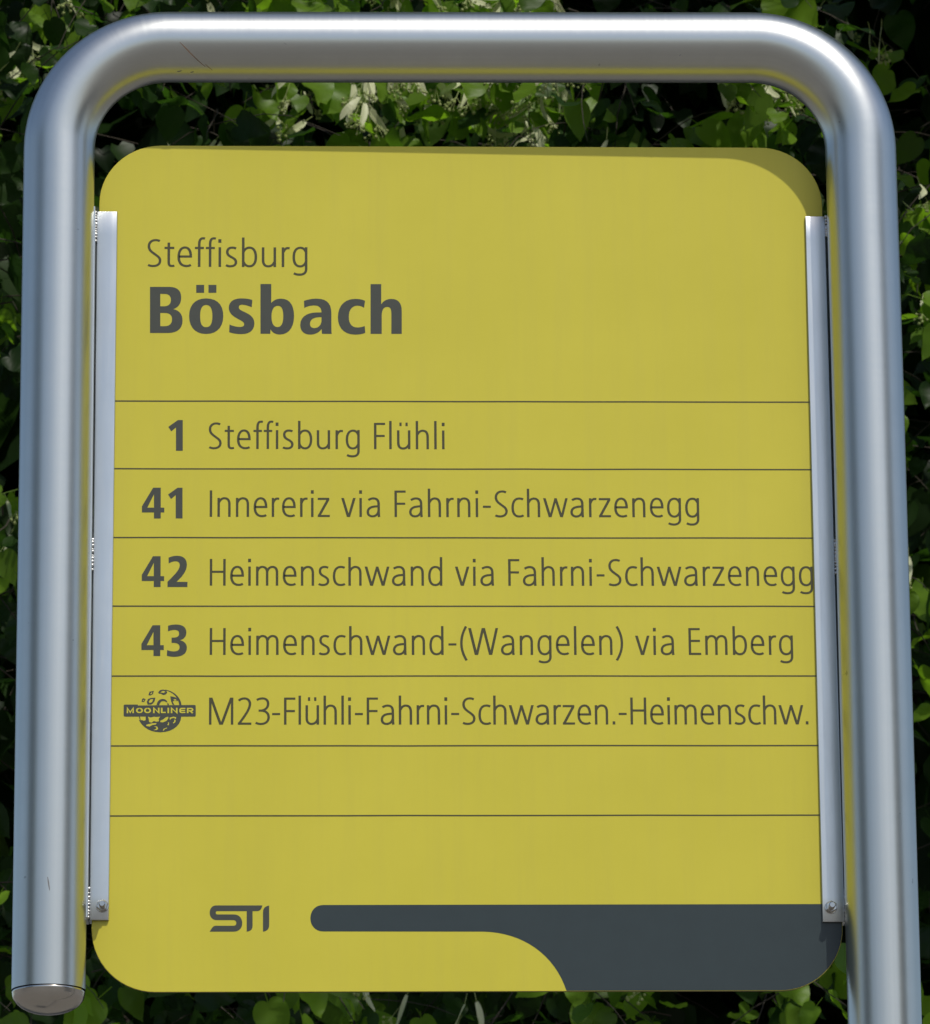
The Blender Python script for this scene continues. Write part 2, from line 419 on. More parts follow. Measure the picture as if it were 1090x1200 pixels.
OPERATOR_LOGO = 'M -164.09,-286.36 L -200.92,-286.30 C -204.04,-286.29 -206.09,-288.71 -206.07,-292.14 C -206.06,-295.70 -203.80,-298.24 -200.44,-298.25 L -187.46,-298.27 C -185.59,-298.28 -184.84,-299.17 -184.84,-300.63 C -184.83,-302.09 -185.58,-302.85 -187.45,-302.84 L -201.48,-302.82 C -203.35,-302.82 -204.77,-305.35 -206.01,-307.57 L -186.81,-307.60 C -182.76,-307.61 -180.09,-304.76 -180.10,-300.83 C -180.11,-296.82 -182.49,-293.64 -186.86,-293.63 L -199.96,-293.61 C -200.89,-293.61 -201.21,-292.97 -201.21,-292.21 C -201.21,-291.39 -200.90,-290.94 -199.97,-290.94 L -176.57,-290.98 L -176.53,-307.62 C -173.72,-307.31 -171.85,-306.05 -171.86,-302.87 L -171.89,-290.99 L -168.77,-291.00 C -165.96,-291.00 -164.71,-289.54 -164.09,-286.36 Z M -158.66,-286.37 C -161.59,-287.00 -163.59,-288.59 -163.58,-291.45 L -163.56,-307.65 C -160.32,-307.34 -158.63,-305.43 -158.64,-302.26 Z'
MOON_DARK = [
  'M -274.76,-121.34 L -264.68,-121.34 L -264.67,-122.12 L -219.30,-121.68 C -218.36,-121.68 -218.04,-122.00 -218.04,-122.78 L -218.00,-130.12 C -218.00,-130.96 -218.31,-131.35 -219.13,-131.35 L -274.67,-131.33 C -275.61,-131.33 -276.00,-130.94 -276.00,-129.90 L -276.07,-122.63 C -276.08,-121.66 -275.70,-121.34 -274.76,-121.34 Z',
  'M -263.65,-131.33 L -229.65,-131.35 C -229.92,-138.54 -236.50,-144.30 -246.56,-144.30 C -255.37,-144.16 -261.07,-139.50 -263.76,-133.99 L -262.87,-134.44 Z',
  'M -243.02,-108.87 C -235.45,-109.98 -230.06,-115.50 -229.51,-121.74 L -231.28,-121.74 C -231.94,-116.15 -235.43,-112.25 -239.23,-110.76 C -240.81,-109.98 -241.76,-109.65 -243.02,-108.87 Z',
  'M -238.57,-114.53 L -236.05,-114.85 L -233.52,-115.83 L -232.25,-117.78 L -232.88,-118.43 L -235.40,-117.78 L -236.65,-119.08 L -235.19,-121.67 L -236.77,-121.35 L -237.92,-118.43 Z',
  'M -248.37,-111.27 L -246.81,-109.32 L -244.29,-108.87 L -241.76,-109.65 L -241.11,-111.60 L -242.37,-112.90 L -244.26,-113.42 L -246.15,-112.25 L -247.73,-112.25 Z',
  'M -249.56,-121.67 C -249.26,-118.75 -247.38,-116.67 -244.55,-116.67 C -242.66,-116.80 -241.39,-117.77 -240.81,-119.53 L -242.01,-119.20 C -242.96,-118.23 -244.85,-118.36 -245.79,-118.88 C -246.73,-119.72 -247.04,-120.70 -247.35,-121.73 Z',
  'M -257.45,-119.07 L -256.52,-116.80 L -254.32,-115.82 L -250.54,-115.63 L -251.15,-118.42 L -252.40,-120.37 L -254.28,-121.47 L -256.80,-121.34 Z',
  'M -256.23,-113.42 L -255.31,-110.62 L -251.85,-109.97 L -252.46,-112.57 L -254.65,-113.81 Z',
  'M -261.67,-119.20 L -261.37,-116.92 L -260.12,-116.02 L -258.41,-116.99 L -259.53,-119.20 Z',
  'M -241.18,-120.18 L -239.80,-120.57 L -239.66,-121.67 L -240.73,-121.67 Z',
]
MOON_LIGHT = [
  'M -262.90,-131.46 L -258.30,-131.46 L -258.28,-134.32 L -259.85,-134.83 L -261.11,-134.19 L -262.24,-134.44 Z',
  'M -256.41,-131.46 L -254.20,-132.18 L -251.69,-131.47 L -249.48,-131.73 L -246.65,-131.47 L -247.90,-133.35 L -247.57,-135.29 L -249.77,-135.62 L -251.66,-134.97 L -253.54,-136.39 L -255.43,-135.94 L -255.77,-133.67 Z',
  'M -246.63,-134.97 L -244.12,-133.67 L -242.24,-132.05 L -240.04,-131.47 L -240.22,-133.03 L -241.59,-134.97 L -244.42,-136.14 L -246.31,-135.94 Z',
  'M -239.09,-132.25 L -235.95,-131.47 L -233.74,-131.86 L -234.04,-133.55 L -235.31,-132.51 L -237.51,-132.83 L -238.76,-134.19 Z',
  'M -235.30,-133.68 L -234.16,-134.33 L -234.34,-135.95 L -235.91,-137.05 L -236.42,-136.40 L -235.29,-135.49 Z',
  'M -240.33,-135.94 L -239.38,-136.59 L -239.68,-138.54 L -241.26,-138.21 L -240.19,-137.56 Z',
  'M -257.94,-138.20 L -255.74,-137.56 L -252.91,-136.91 L -249.45,-136.78 L -250.07,-137.88 L -252.90,-138.34 L -255.09,-139.63 L -257.61,-139.18 Z',
  'M -251.63,-139.50 L -249.11,-139.50 L -248.16,-141.12 L -249.09,-142.42 L -251.92,-142.61 L -249.73,-141.45 L -249.74,-140.28 Z',
  'M -244.37,-142.74 L -243.75,-141.45 L -241.24,-140.48 L -240.80,-140.93 L -242.81,-141.77 L -243.93,-143.07 Z',
  'M -246.79,-111.27 L -244.28,-109.97 L -242.38,-110.82 L -244.27,-111.73 Z',
  'M -255.88,-118.74 L -254.32,-116.93 L -252.30,-116.99 L -253.35,-119.39 L -255.24,-120.17 Z',
  'M -254.73,-112.25 L -253.10,-110.95 L -253.34,-112.12 L -254.47,-112.96 Z',
  'M -260.86,-118.29 L -259.61,-117.31 L -259.97,-118.61 Z',
  'M -236.04,-117.13 L -234.46,-116.93 L -233.19,-117.97 L -235.40,-117.97 Z',
]
BANNER_LETTERS = [
  'M -272.99,-128.54 L -273.03,-124.32 L -270.73,-127.96 L -268.43,-124.32 L -268.40,-128.54',
  'M -263.33,-124.59 C -266.23,-124.58 -266.20,-128.02 -263.30,-128.02 C -260.41,-128.03 -260.43,-124.59 -263.33,-124.59 L -263.58,-124.59',
  'M -256.84,-124.59 C -259.74,-124.59 -259.71,-128.03 -256.82,-128.03 C -253.92,-128.03 -253.94,-124.59 -256.84,-124.59 L -257.09,-124.59',
  'M -251.71,-128.55 L -251.74,-124.33 L -247.81,-128.22 L -247.84,-124.07',
  'M -245.44,-124.07 L -245.42,-127.97 L -242.14,-127.97',
  'M -240.15,-124.07 L -240.12,-128.55',
  'M -237.48,-128.55 L -237.50,-124.33 L -233.32,-128.23 L -233.35,-124.08',
  'M -226.41,-124.66 L -229.69,-124.66 C -230.95,-124.73 -230.93,-127.91 -229.67,-127.97 L -226.39,-127.97',
  'M -230.43,-126.35 L -226.65,-126.35',
  'M -224.50,-128.56 L -224.52,-124.66 L -221.62,-124.66 C -220.23,-124.73 -220.22,-126.55 -221.61,-126.68 L -224.00,-126.68',
  'M -222.43,-126.81 L -220.53,-128.56',
]
SWOOSH = 'M-115.43,-286.09 C-129.25,-286.07 -129.26,-307.55 -115.46,-307.57 L11.87,-307.94 C43.23,-308.49 68.91,-326.18 78.04,-356.22'


# ------------------------------------------------------------------ the bus stop sign (one thing)
SIGN = thing('bus_stop_sign', 'yellow bus stop sign board with route names held in a bent brushed steel tube frame', 'bus stop sign', (0.3318, 0, 0))
def at_sign(o):
    """geometry is authored with the board's middle as origin"""
    o.location = Vector((0, 0, BOARD_Z)) - SIGN.location
    return o

# --- board: 600 x 713 x 3 mm, round corners
HW, HH, CR, TH = 300.0, 356.4, 51.0, 3.0
def board_outline(off=0.0, seg=14, r=None):
    r = CR - off if r is None else r
    w, h = HW - off, HH - off
    pts = []
    for cx, cy, a0 in ((w - r, h - r, 0), (-w + r, h - r, 90), (-w + r, -h + r, 180), (w - r, -h + r, 270)):
        for k in range(seg + 1):
            a = math.radians(a0 + 90 * k / seg)
            pts.append((cx + r * math.cos(a), cy + r * math.sin(a)))
    return pts
bm = bmesh.new()
rings = []
for off, y in ((0.45, 0.0), (0.12, 0.00012), (0.0, 0.00045), (0.0, TH / 1000 - 0.0003), (0.3, TH / 1000)):
    rings.append([bm.verts.new((x / 1000, y, z / 1000)) for x, z in board_outline(off)])
n = len(rings[0])
f = bm.faces.new(rings[0]); f.material_index = 0
for a, b in zip(rings, rings[1:]):
    for i in range(n):
        q = bm.faces.new((a[i], b[i], b[(i + 1) % n], a[(i + 1) % n])); q.material_index = 1 if a is not rings[0] else 0
f = bm.faces.new(list(reversed(rings[-1]))); f.material_index = 1
bmesh.ops.recalc_face_normals(bm, faces=bm.faces)
BOARD = at_sign(from_bm('sign_board', bm, SIGN, (M_YEL, M_BACK)))

def on_board(o):
    return o        # children of the board share its origin

# rule lines, each one its own strip of film
for zc, xl, xr in ((134.5, -293, 293), (76.7, -293, 293), (18.4, -293, 293), (-39.3, -293, 293), (-97.7, -293, 293), (-155.6, -293, 293), (-213.1, -293, 293)):
    p = Print()
    segs = 12
    xs_ = [xl + (xr - xl) * i / segs for i in range(segs + 1)]
    wob = [random.uniform(-0.12, 0.12) for _ in xs_]
    p.stroke([(x, zc + w) for x, w in zip(xs_, wob)], 0.56, 0.56)
    on_board(p.build('rule_line', BOARD, (M_LINE,)))

p = Print(); thin_text(p, 'Steffisburg', -260.0, -127.8, 250.4, 0.0982, 1.12)
p.build('town_name', BOARD, (M_THIN,))
for ch in ('B', 'o_umlaut', 's', 'b', 'a', 'c', 'h'):
    p = Print(); p.fill(BOLD_NAME[ch]); p.build('stop_name_letter', BOARD, (M_INK,))
for k in ('1', '41', '42', '43'):
    p = Print(); p.fill(ROUTE_NUMBERS[k]); p.build('route_number', BOARD, (M_INK,))
for text, x0, x1, zb in (('Steffisburg Fl\u00fchli', -208.8, -15.7, 93.7), ('Innereriz via Fahrni-Schwarzenegg', -207.5, 192.1, 36.0),
                         ('Heimenschwand via Fahrni-Schwarzenegg', -207.2, 283.8, -22.0), ('Heimenschwand-(Wangelen) via Emberg', -207.0, 266.1, -80.0),
                         ('M23-Fl\u00fchli-Fahrni-Schwarzen.-Heimenschw.', -207.3, 276.9, -138.0)):
    p = Print()
    sx = thin_text(p, text, x0, x1, zb, sx=0.0892)
    print('TEXT', text, round(sx, 4))
    p.build('route_name', BOARD, (M_THIN,))
p = Print(); p.fill(OPERATOR_LOGO); p.build('operator_logo', BOARD, (M_INK,))
# moon emblem: dark print, yellow openings, yellow lettering
p = Print()
for d in MOON_DARK: p.fill(d, 0)
p.y = -0.00018
for d in MOON_LIGHT: p.fill(d, 1)
p.y = -0.00026
for i, d in enumerate(BANNER_LETTERS):
    for l in parse(d):
        p.stroke(l, 0.66, 0.52, 1)
p.build('night_bus_emblem', BOARD, (M_INK, M_LITE))
# slate grey band sweeping into the lower right corner
sw = parse(SWOOSH, 16)[0]
outl = board_outline(0.5, 20)
x_end, z_end = sw[-1]
corner = [q for q in outl if q[0] > 240 and q[1] < -300]            # lower right corner, from the bottom edge upward
corner.sort(key=lambda q: (q[0] + q[1]))
corner = sorted([q for q in outl if q[0] > 240 and q[1] < -300], key=lambda q: math.atan2(q[1] + HH - CR, q[0] - (HW - CR)))
zb_ = -HH + 0.5
loop = [(x, max(z, zb_)) for x, z in sw[:-1]] + [(x_end, zb_)] + corner + [(HW - 0.5, -286.0)]
p = Print()
path = 'M' + ' L'.join('%.3f,%.3f' % q for q in loop) + ' Z'
p.fill(path)
p.build('grey_band', BOARD, (M_PANEL,))

# --- bent tube
TR = 0.0293
def tube_y(x):
    return -0.0170 - 0.0087 * x
XL, XR, ZT, BR = -0.3330, 0.3312, 0.4378, 0.090
path = []
def padd(x, z, tx, tz):
    path.append((Vector((x, tube_y(x), z)), Vector((tx, 0, tz)).normalized()))
ZB = -0.3575
GROUND = -BOARD_Z - 0.25
for z in np.linspace(ZB, ZT - BR, 34): padd(XL, float(z), 0, 1)
for k in range(1, 24):
    a = math.pi - (math.pi / 2) * k / 24
    padd(XL + BR + BR * math.cos(a), ZT - BR + BR * math.sin(a), math.sin(a), -math.cos(a))
for x in np.linspace(XL + BR, XR - BR, 28): padd(float(x), ZT, 1, 0)
for k in range(1, 24):
    a = math.pi / 2 - (math.pi / 2) * k / 24
    padd(XR - BR + BR * math.cos(a), ZT - BR + BR * math.sin(a), math.sin(a), -math.cos(a))
for z in list(np.linspace(ZT - BR, -0.6, 46)) + list(np.linspace(-0.75, GROUND, 14)): padd(XR - 0.0036 * max(0.0, 0.15 - float(z)) * (1 if z > -0.6 else 0.75 / max(0.75, 0.15 - float(z))), float(z), 0, -1)
bm = bmesh.new()
uvl = bm.loops.layers.uv.new('UVMap')
SEGS = 72
ringv, vlen, s = [], [], 0.0
for i, (c, t) in enumerate(path):
    if i: s += (c - path[i-1][0]).length
    vlen.append(s)
    a1 = Vector((0, -1, 0)); a2 = t.cross(a1).normalized()
    ringv.append([bm.verts.new(c + TR * (math.cos(2*math.pi*k/SEGS) * a1 + math.sin(2*math.pi*k/SEGS) * a2)) for k in range(SEGS)])
for i in range(len(ringv) - 1):
    for k in range(SEGS):
        k2 = (k + 1) % SEGS
        fc = bm.faces.new((ringv[i][k], ringv[i+1][k], ringv[i+1][k2], ringv[i][k2]))
        for lp, (u, v) in zip(fc.loops, ((k, vlen[i]), (k, vlen[i+1]), (k + 1, vlen[i+1]), (k + 1, vlen[i]))):
            lp[uvl].uv = (u / SEGS, v)
bmesh.ops.recalc_face_normals(bm, faces=bm.faces)
TUBE = at_sign(from_bm('frame_tube', bm, SIGN, (M_TUBE,), smooth=True))

# domed end cap of the short leg, with its thin seam and rim
def lathe(prof, seg=48):
    b = bmesh.new()
    rs = []
    for r, z in prof:
        if r < 1e-6:
            rs.append([b.verts.new((0, 0, z))])
        else:
            rs.append([b.verts.new((r * math.cos(2*math.pi*k/seg), r * math.sin(2*math.pi*k/seg), z)) for k in range(seg)])
    for A_, B_ in zip(rs, rs[1:]):
        for k in range(seg):
            k2 = (k + 1) % seg
            if len(A_) == 1: b.faces.new((A_[0], B_[k], B_[k2]))
            elif len(B_) == 1: b.faces.new((A_[k], B_[0], A_[k2]))
            else: b.faces.new((A_[k], B_[k], B_[k2], A_[k2]))
    bmesh.ops.recalc_face_normals(b, faces=b.faces)
    return b
prof = [(0.0268, 0.004), (0.0268, -0.0008), (0.0289, -0.0010), (0.0291, -0.0015), (0.0291, -0.0022), (0.0288, -0.0030)]
for k in range(1, 13):
    a = (math.pi / 2) * k / 12
    prof.append((0.0288 * math.cos(a), -0.0030 - 0.0165 * math.sin(a)))
cap = from_bm('end_cap', lathe(prof), TUBE, (M_CAP,), smooth=True, auto=40)
cap.location = (XL, tube_y(XL), ZB)

def on_tube(cx, axis, s_, ang):
    """point on the tube skin: axis 'x' (top bar) or 'z' (legs)"""
    rr = TR + 0.00012
    if axis == 'x':
        return Vector((s_, tube_y(s_) - rr * math.cos(ang), ZT + rr * math.sin(ang)))
    return Vector((cx + rr * math.sin(ang), tube_y(cx) - rr * math.cos(ang), s_))

def scuff(name, pts, w, m):
    b = bmesh.new()
    prev = None
    for i, q in enumerate(pts):
        nx = pts[min(i+1, len(pts)-1)] - pts[max(i-1, 0)]
        if nx.length < 1e-9: continue
        side = nx.normalized().cross(Vector((0, -1, 0))).normalized()
        ww = w * (0.25 + 0.75 * math.sin(math.pi * (i + 0.3) / (len(pts) - 0.4))) * 0.5
        cur = (b.verts.new(q + side * ww), b.verts.new(q - side * ww))
        if prev: b.faces.new((prev[0], prev[1], cur[1], cur[0]))
        prev = cur
    return from_bm(name, b, TUBE, (m,))
scuff('scratch', [on_tube(0, 'x', -0.2335 + 0.021 * k / 9, -0.22 - 0.72 * k / 9) for k in range(10)], 0.0011, M_SCUFF)
scuff('scratch', [on_tube(0, 'x', -0.2125 + 0.006 * k / 6, -0.85 - 0.22 * k / 6) for k in range(7)], 0.0007, M_SCUFF)
for x_, a_, l_ in ((-0.236, -1.12, 0.004), (-0.256, -1.05, 0.005), (-0.225, -1.15, 0.003), (0.18, -0.6, 0.0015)):
    if abs(x_) < 0.24:
        scuff('scratch', [on_tube(0, 'x', x_ + l_ * k / 4, a_ + 0.01 * k) for k in range(5)], 0.0012, M_DIRT)
scuff('scratch', [on_tube(XL, 'z', -0.272 - 0.011 * k / 6, -0.02 + 0.01 * k) for k in range(7)], 0.0011, M_DIRT)

# --- the two L rails and the flat strip they are welded to
def rail(side, x_in, x_out, z_top, z_bot, nut_z, nut_x, welds):
    s_ = side
    b = bmesh.new()
    # flange in front of the board, web behind its edge (bent plate, rounded outer corner), slight waviness along the length
    prof_ = [(x_in, -0.0004), (x_in + s_*0.0002, -0.0024), (x_in + s_*0.0006, -0.0028), (x_out - s_*0.0022, -0.0028), (x_out - s_*0.0008, -0.0024), (x_out, -0.0012),
             (x_out, 0.0135), (x_out - s_*0.0016, 0.0135), (x_out - s_*0.0016, -0.0002), (x_out - s_*0.0019, -0.0004)]
    zs = [z_top, z_top - 0.0006] + [z_top + (z_bot - z_top) * k / 30 for k in range(1, 30)] + [z_bot + 0.0006, z_bot]
    rr_ = []
    for i, z in enumerate(zs):
        w = 0.00012 * math.sin(z * 17 + s_) + 0.00008 * math.sin(z * 43)
        e = 0.0003 if i in (0, len(zs) - 1) else 0
        ring_ = []
        for j, (x, y) in enumerate(prof_):
            yy = y - w if 0 < j < 5 else y
            if 0 < j < 6: yy += e
            if j < 3 or j > 8: x = x + 0.0026 * z
            ring_.append(b.verts.new((x, yy, z)))
        rr_.append(ring_)
    m_ = len(prof_)
    for A_, B_ in zip(rr_, rr_[1:]):
        for j in range(m_):
            b.faces.new((A_[j], A_[(j+1) % m_], B_[(j+1) % m_], B_[j]))
    b.faces.new(rr_[0]); b.faces.new(list(reversed(rr_[-1])))
    bmesh.ops.recalc_face_normals(b, faces=b.faces)
    r = at_sign(from_bm('mounting_rail', b, SIGN, (M_RAIL,), smooth=True, auto=30))
    # flat strip against the tube
    b = bmesh.new()
    xa, xb = x_out + s_ * (0.0007 if s_ < 0 else 0.0011), x_out + s_ * 0.0040
    box(b, min(xa, xb), max(xa, xb), -0.0150, 0.0135, z_bot - 0.0004, z_top + 0.0004)
    bmesh.ops.bevel(b, geom=b.edges[:], offset=0.0003, segments=1, affect='EDGES')
    st = at_sign(from_bm('weld_strip', b, SIGN, (M_RAIL,)))
    # weld beads
    for (za, zb) in welds:
        b = bmesh.new()
        z = za
        while z > zb:
            mt = Matrix.Translation((x_out + s_ * (0.0006 + random.uniform(-0.0002, 0.0002)), -0.0014 + random.uniform(-0.0003, 0.0005), z)) @ Matrix.Rotation(random.uniform(-0.6, 0.6), 4, 'Y') @ Matrix.Diagonal((random.uniform(0.0011, 0.0018), 0.0015, random.uniform(0.0011, 0.0022), 1))
            bmesh.ops.create_icosphere(b, subdivisions=2, radius=1.0, matrix=mt)
            z -= random.uniform(0.0018, 0.0036)
        w_ = from_bm('weld_bead', b, r, (M_WELD,), smooth=True)
    # washer, hex nut, bolt end
    def stack(name, r0, r1, y0, y1, seg, ch, m, turn=0.0):
        bb = bmesh.new()
        pr = [(0, y0), (r0, y0), (r0, y1 + ch), (r0 - ch * 1.2, y1), (r1, y1)] if r1 else [(0, y0), (r0, y0), (r0, y1 + ch), (r0 - ch * 1.2, y1), (0, y1)]
        rs = []
        for rad, y in pr:
            rs.append([bb.verts.new((0, y, 0))] if rad == 0 else [bb.verts.new((rad * math.cos(2*math.pi*k/seg + turn), y, rad * math.sin(2*math.pi*k/seg + turn))) for k in range(seg)])
        for A_, B_ in zip(rs, rs[1:]):
            for k in range(seg):
                k2 = (k + 1) % seg
                if len(A_) == 1: bb.faces.new((A_[0], B_[k], B_[k2]))
                elif len(B_) == 1: bb.faces.new((A_[k], B_[0], A_[k2]))
                else: bb.faces.new((A_[k], B_[k], B_[k2], A_[k2]))
        bmesh.ops.recalc_face_normals(bb, faces=bb.faces)
        o = from_bm(name, bb, r, (m,), smooth=seg > 8, auto=35)
        o.location = (nut_x, 0, nut_z)
        return o
    stack('washer', 0.0051, 0, -0.0030, -0.0040, 32, 0.0002, M_NUT)
    stack('hex_nut', 0.0047, 0, -0.0040, -0.0085, 6, 0.0005, M_NUT, math.radians(18 if s_ < 0 else 30))
    stack('bolt_end', 0.0027, 0, -0.0085, -0.0150, 24, 0.0006, M_NUT)
    return r
rail(-1, -0.2855, -0.3020, 0.2975, -0.2985, -0.2875, -0.2915, ((0.297, 0.272), (0.016, -0.010), (-0.273, -0.298)))
rail(1, 0.2845, 0.3021, 0.2950, -0.3010, -0.2895, 0.2908, ((0.295, 0.276), (0.016, -0.014), (-0.276, -0.300)))

# ------------------------------------------------------------------ ground
M_GND = mat('asphalt', rough=0.9)
c = mix(M_GND, noise(M_GND, 40.0, 6, 0.7), (0.13, 0.12, 0.105), (0.24, 0.22, 0.195))
c = mix(M_GND, ramp(M_GND, noise(M_GND, 0.6, 5, 0.6), [(0.35, (0, 0, 0)), (0.7, (0.6, 0.6, 0.6))]), c, (0.16, 0.145, 0.12))
LK(M_GND, c, bsdf(M_GND).inputs['Base Color'])
bump(M_GND, noise(M_GND, 90.0, 4, 0.7), 0.4, 0.01)
me = bpy.data.meshes.new('ground')
G = 200.0
me.from_pydata([(-G, -G, 0), (G, -G, 0), (G, G, 0), (-G, G, 0)], [], [(0, 1, 2, 3)])
g_ = link_mesh('ground', me, None, (M_GND,)); g_['kind'] = 'structure'

# ------------------------------------------------------------------ linden tree behind the sign
def leaf_mat(name, trans, wtr, rough):
    m = mat(name, rough=rough, spec=0.2)
    at = N(m, 'ShaderNodeAttribute', attribute_name='tint')
    r = N(m, 'ShaderNodeValToRGB')
    e = r.color_ramp.elements  # wide range, so tint carries painted shade and sunlight as colour
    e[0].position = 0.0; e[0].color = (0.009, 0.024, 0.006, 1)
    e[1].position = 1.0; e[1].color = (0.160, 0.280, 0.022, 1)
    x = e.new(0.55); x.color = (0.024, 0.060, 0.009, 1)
    LK(m, at.outputs['Fac'], r.inputs['Fac'])
    LK(m, r.outputs[0], bsdf(m).inputs['Base Color'])
    tcol = mix(m, 1.0, r.outputs[0], (2.7, 3.0, 1.2), 'MULTIPLY')
    tr = N(m, 'ShaderNodeBsdfTranslucent')
    LK(m, tcol, tr.inputs['Color'])
    mx = N(m, 'ShaderNodeMixShader')
    mx.inputs[0].default_value = wtr
    LK(m, bsdf(m).outputs[0], mx.inputs[1]); LK(m, tr.outputs[0], mx.inputs[2])
    LK(m, mx.outputs[0], m.node_tree.nodes['Material Output'].inputs['Surface'])
    return m
M_LEAF = leaf_mat('linden_leaf', (0.24, 0.46, 0.025), 0.42, 0.42)
M_BRACT = mat('flower_bract', (0.70, 0.73, 0.46), 0.5)
tr = N(M_BRACT, 'ShaderNodeBsdfTranslucent'); tr.inputs['Color'].default_value = (0.55, 0.60, 0.28, 1)
mx = N(M_BRACT, 'ShaderNodeMixShader'); mx.inputs[0].default_value = 0.3
LK(M_BRACT, bsdf(M_BRACT).outputs[0], mx.inputs[1]); LK(M_BRACT, tr.outputs[0], mx.inputs[2])
LK(M_BRACT, mx.outputs[0], M_BRACT.node_tree.nodes['Material Output'].inputs['Surface'])
M_BUD = mat('flower_bud', (0.30, 0.36, 0.12), 0.6)
M_BARK = mat('bark', rough=0.9)
LK(M_BARK, mix(M_BARK, noise(M_BARK, 14.0, 6, 0.7, (1, 1, 0.25)), (0.022, 0.018, 0.012), (0.07, 0.058, 0.04)), bsdf(M_BARK).inputs['Base Color'])
bump(M_BARK, noise(M_BARK, 30.0, 5, 0.7, (1, 1, 0.2)), 0.8, 0.02)

def half_leaf(fine, rg):
    ctrl = [(0.0, 0.05), (0.10, -0.05), (0.25, -0.06), (0.40, 0.04), (0.49, 0.20), (0.495, 0.38), (0.43, 0.58), (0.31, 0.76), (0.17, 0.91), (0.06, 1.02), (0.0, 1.12)]
    if not fine:
        return [ctrl[i] for i in (0, 2, 4, 6, 8, 10)]
    out = [ctrl[0]]
    for a, b in zip(ctrl, ctrl[1:]):
        dx, dy = b[0]-a[0], b[1]-a[1]
        out.append((a[0] + dx*0.62 + dy*0.07, a[1] + dy*0.62 - dx*0.07))       # small tooth
        out.append(b)
    return out

def leaf_geo(fine, rg):
    """unit leaf: petiole joint at origin, blade along -Z, facing -Y"""
    h = half_leaf(fine, rg)
    mid_v = [0.05] + list(np.linspace(0.2, 0.95, 5 if fine else 3)) + [1.12]
    fold, curl, wave = rg.uniform(0.08, 0.42), rg.uniform(-0.25, 0.45), rg.uniform(0.01, 0.07)
    V, Fc = [], []
    asp = rg.uniform(0.74, 1.0)
    def put(u, v):
        u = u * asp
        y = -abs(u) * fold + curl * (v - 0.3) ** 2 * (1 if v > 0.3 else 0.4) + wave * math.sin(9 * v + 5 * u)
        V.append((u, y, -v)); return len(V) - 1
    mid = [put(0, v) for v in mid_v]
    for sg in (1, -1):
        rim = [mid[0]] + [put(sg * u, v) for u, v in h[1:-1]] + [mid[-1]]
        i, j = 0, 0
        while i < len(rim) - 1 or j < len(mid) - 1:
            vi = V[rim[min(i+1, len(rim)-1)]][2]; vj = V[mid[min(j+1, len(mid)-1)]][2]
            if j >= len(mid) - 1 or (i < len(rim) - 1 and vi >= vj):
                t = (mid[j], rim[i], rim[i+1]); i += 1
            else:
                t = (mid[j], rim[i], mid[j+1]); j += 1
            if len(set(t)) == 3:
                Fc.append(t if sg < 0 else (t[0], t[2], t[1]))
    if fine:      # petiole
        k = len(V)
        V += [(-0.012, 0, 0.06 - 0.1), (0.012, 0, 0.06 - 0.1), (0.010, 0.05, 0.42), (-0.010, 0.05, 0.42)]
        Fc += [(k, k+1, k+2), (k, k+2, k+3)]
    return np.array(V), Fc

def set_tint(me, vals):
    a = me.attributes.new('tint', 'FLOAT', 'POINT')
    a.data.foreach_set('value', vals)

def leaf_rotation(rg):
    """blade hangs tip down, its face turned more or less to the light side"""
    yaw_ = rg.normal(0.2, 0.95); pit = rg.normal(-0.42, 0.5); rol = rg.normal(0, 0.6)
    return Matrix.Rotation(yaw_, 3, 'Z') @ Matrix.Rotation(pit, 3, 'X') @ Matrix.Rotation(rol, 3, 'Y')

# ---- twigs: leaves alternate along drooping shoots
LIT = [(-0.53, 4.87, 0.088), (-0.34, 4.91, 0.041), (-0.25, 4.7, 0.047), (0.01, 4.76, 0.095), (0.14, 4.74, 0.095), (0.28, 4.75, 0.103), (0.68, 4.72, 0.068), (0.23, 4.95, 0.081), (0.79, 4.93, 0.057), (0.94, 4.6, 0.057), (0.93, 4.26, 0.047), (-0.6, 4.34, 0.046), (-0.59, 3.28, 0.041), (-0.09, 3.19, 0.041), (0.29, 3.19, 0.07), (0.69, 3.22, 0.035), (-0.01, 4.93, 0.054), (0.91, 3.83, 0.046), (-0.61, 4.01, 0.03)]
SX, SZ = 0.52, 1.72
def sun_to(p, Y=4.4):
    """where sunlight through p lands on the plane y = Y"""
    d = Y - p[1]
    return p[0] - SX * d, p[2] - SZ * d

def in_gap(p, pad=0.06):  # sun beams onto the chosen LIT spots, kept free of leaves
    for Y in (4.05, 4.17, 4.29, 4.41, 4.53):
        if Y < p[1]: continue
        x, z = sun_to(p, Y)
        x -= 0.05 * (Y - 4.4); z -= 0.30 * (Y - 4.4)
        for gx, gz, gr in LIT:
            if (x - gx) ** 2 + (z - gz) ** 2 < (gr * GAPF + pad) ** 2:
                return True
    return False
GAPF = 1.12

